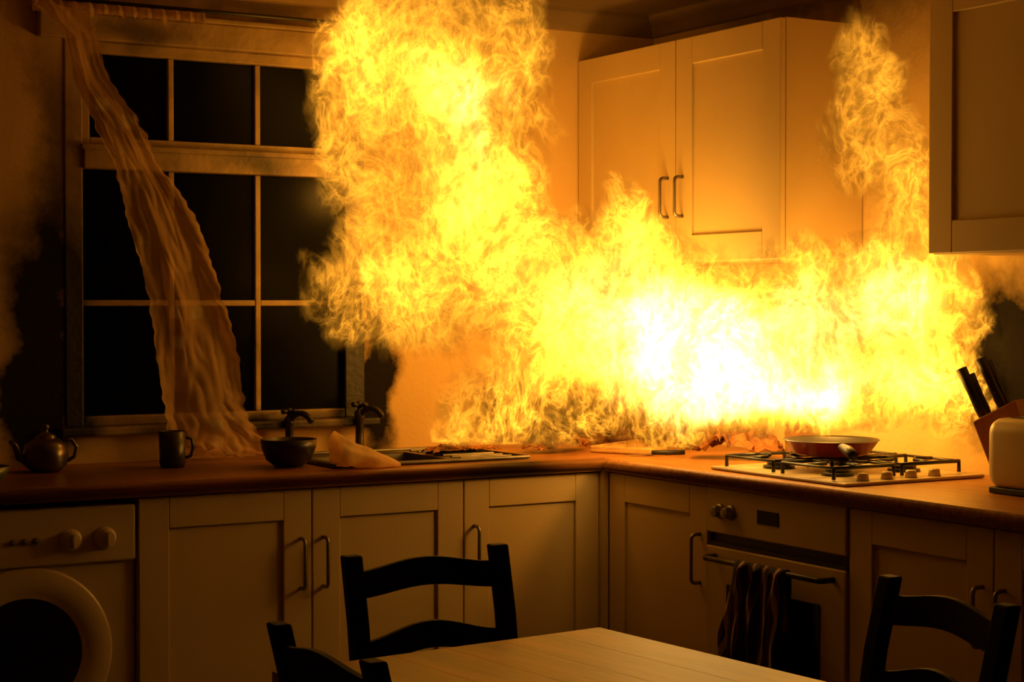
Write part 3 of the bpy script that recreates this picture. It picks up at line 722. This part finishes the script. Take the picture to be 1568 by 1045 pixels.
for li, off in enumerate((-0.20, -0.125, -0.055, 0.01, 0.075, 0.14)):
    V = np.zeros((NUu, NZz, 3))
    for i in range(NUu):
        t = i/(NUu-1); p = cat(t); d = (cat(min(1, t+.01))-cat(max(0, t-.01))).normalized(); n = Vector((-d.y, d.x))
        if n.x < 0: n = -n
        for j in range(NZz):
            z = zs[j]
            dn = 0.045*mnoise.noise(Vector((p.x*2.5+li*7.3, p.y*2.5, z*2.5)))+0.008*mnoise.noise(Vector((p.x*8+li*3.1, p.y*8, z*8)))
            q = p + n*(off+dn)
            V[i, j] = (min(q.x, -0.012-0.004*li), min(q.y, -0.05), z)
    W = V.copy()
    for i in range(NUu):
        for j in range(NZz):
            v = Vector(V[i, j]); a = mnoise.noise_vector(v*3.2)*0.095 + mnoise.noise_vector(v*8.0+Vector((9, 1, 4)))*0.055
            W[i, j] += (a.x, a.y, a.z*0.8)
    S = np.zeros((NUu, NZz))
    for (c, rh, rv, a) in blobs:
        dd = ((W[..., 0]-c[0])/rh)**2+((W[..., 1]-c[1])/rh)**2+((W[..., 2]-c[2])/rv)**2
        S += a*np.maximum(0, 1-dd)
    # flames lift off just above the hob / clutter on the right-hand worktop
    right = np.clip((V[..., 0]+0.62)/0.12, 0, 1)
    lift = np.clip((W[..., 2]-0.985)/0.05, 0, 1)
    S = S*(1-right*(1-lift))
    K = np.zeros((NUu, NZz))
    for (c, rh, rv) in soots:
        dd = ((W[..., 0]-c[0])/rh)**2+((W[..., 1]-c[1])/rh)**2+((W[..., 2]-c[2])/rv)**2
        K += np.maximum(0, 1-dd)
    K = np.clip(K*1.5, 0, 1)*np.clip(1.6-S*0.5, 0, 1)
    act = (S > 0.005) | (K > 0.01)
    idx = -np.ones((NUu, NZz), int); verts = []; hv = []; sv = []; faces = []
    use = np.zeros((NUu, NZz), bool); cells = []
    for i in range(NUu-1):
        for j in range(NZz-1):
            if act[i:i+2, j:j+2].any(): cells.append((i, j)); use[i:i+2, j:j+2] = True
    for i in range(NUu):
        for j in range(NZz):
            if use[i, j]: idx[i, j] = len(verts); verts.append(tuple(V[i, j])); hv.append(float(S[i, j])); sv.append(float(K[i, j]))
    for i, j in cells: faces.append((int(idx[i, j]), int(idx[i+1, j]), int(idx[i+1, j+1]), int(idx[i, j+1])))
    me = bpy.data.meshes.new('flame_sheet'); me.from_pydata(verts, [], faces)
    a = me.attributes.new('fire_field', 'FLOAT', 'POINT'); a.data.foreach_set('value', hv)
    a = me.attributes.new('smoke_field', 'FLOAT', 'POINT'); a.data.foreach_set('value', sv)
    me.materials.append(M_fire)
    for p in me.polygons: p.use_smooth = True
    o = link(bpy.data.objects.new('flame_sheet', me)); o.parent = fl

# ------------------------------------------------------------ lights inside the fire
def pl(name, loc, e, col, r):
    l = bpy.data.lights.new(name, 'POINT'); l.energy = e; l.color = col; l.shadow_soft_size = r
    o = link(bpy.data.objects.new(name, l)); o.location = loc
pl('fire_light_core', (-.32, -1.30, 1.28), 20, (1, .43, .05), 0.08)
pl('fire_light_corner', (-.52, -.70, 1.36), 11, (1, .43, .045), 0.08)
pl('fire_light_plume', (-1.12, -.30, 1.75), 5, (1, .40, .04), 0.06)

w = bpy.data.worlds.new('night'); scene.world = w; w.use_nodes = True
w.node_tree.nodes['Background'].inputs[0].default_value = (0.002, 0.002, 0.003, 1); w.node_tree.nodes['Background'].inputs[1].default_value = 1

cam = bpy.data.cameras.new('camera'); cam.lens = 62.0; cam.sensor_width = 36
co = link(bpy.data.objects.new('camera', cam)); co.location = (-3.63, -5.172, 1.385)
co.rotation_euler = (math.radians(90-1.19), 0, math.radians(-30.5))
scene.camera = co
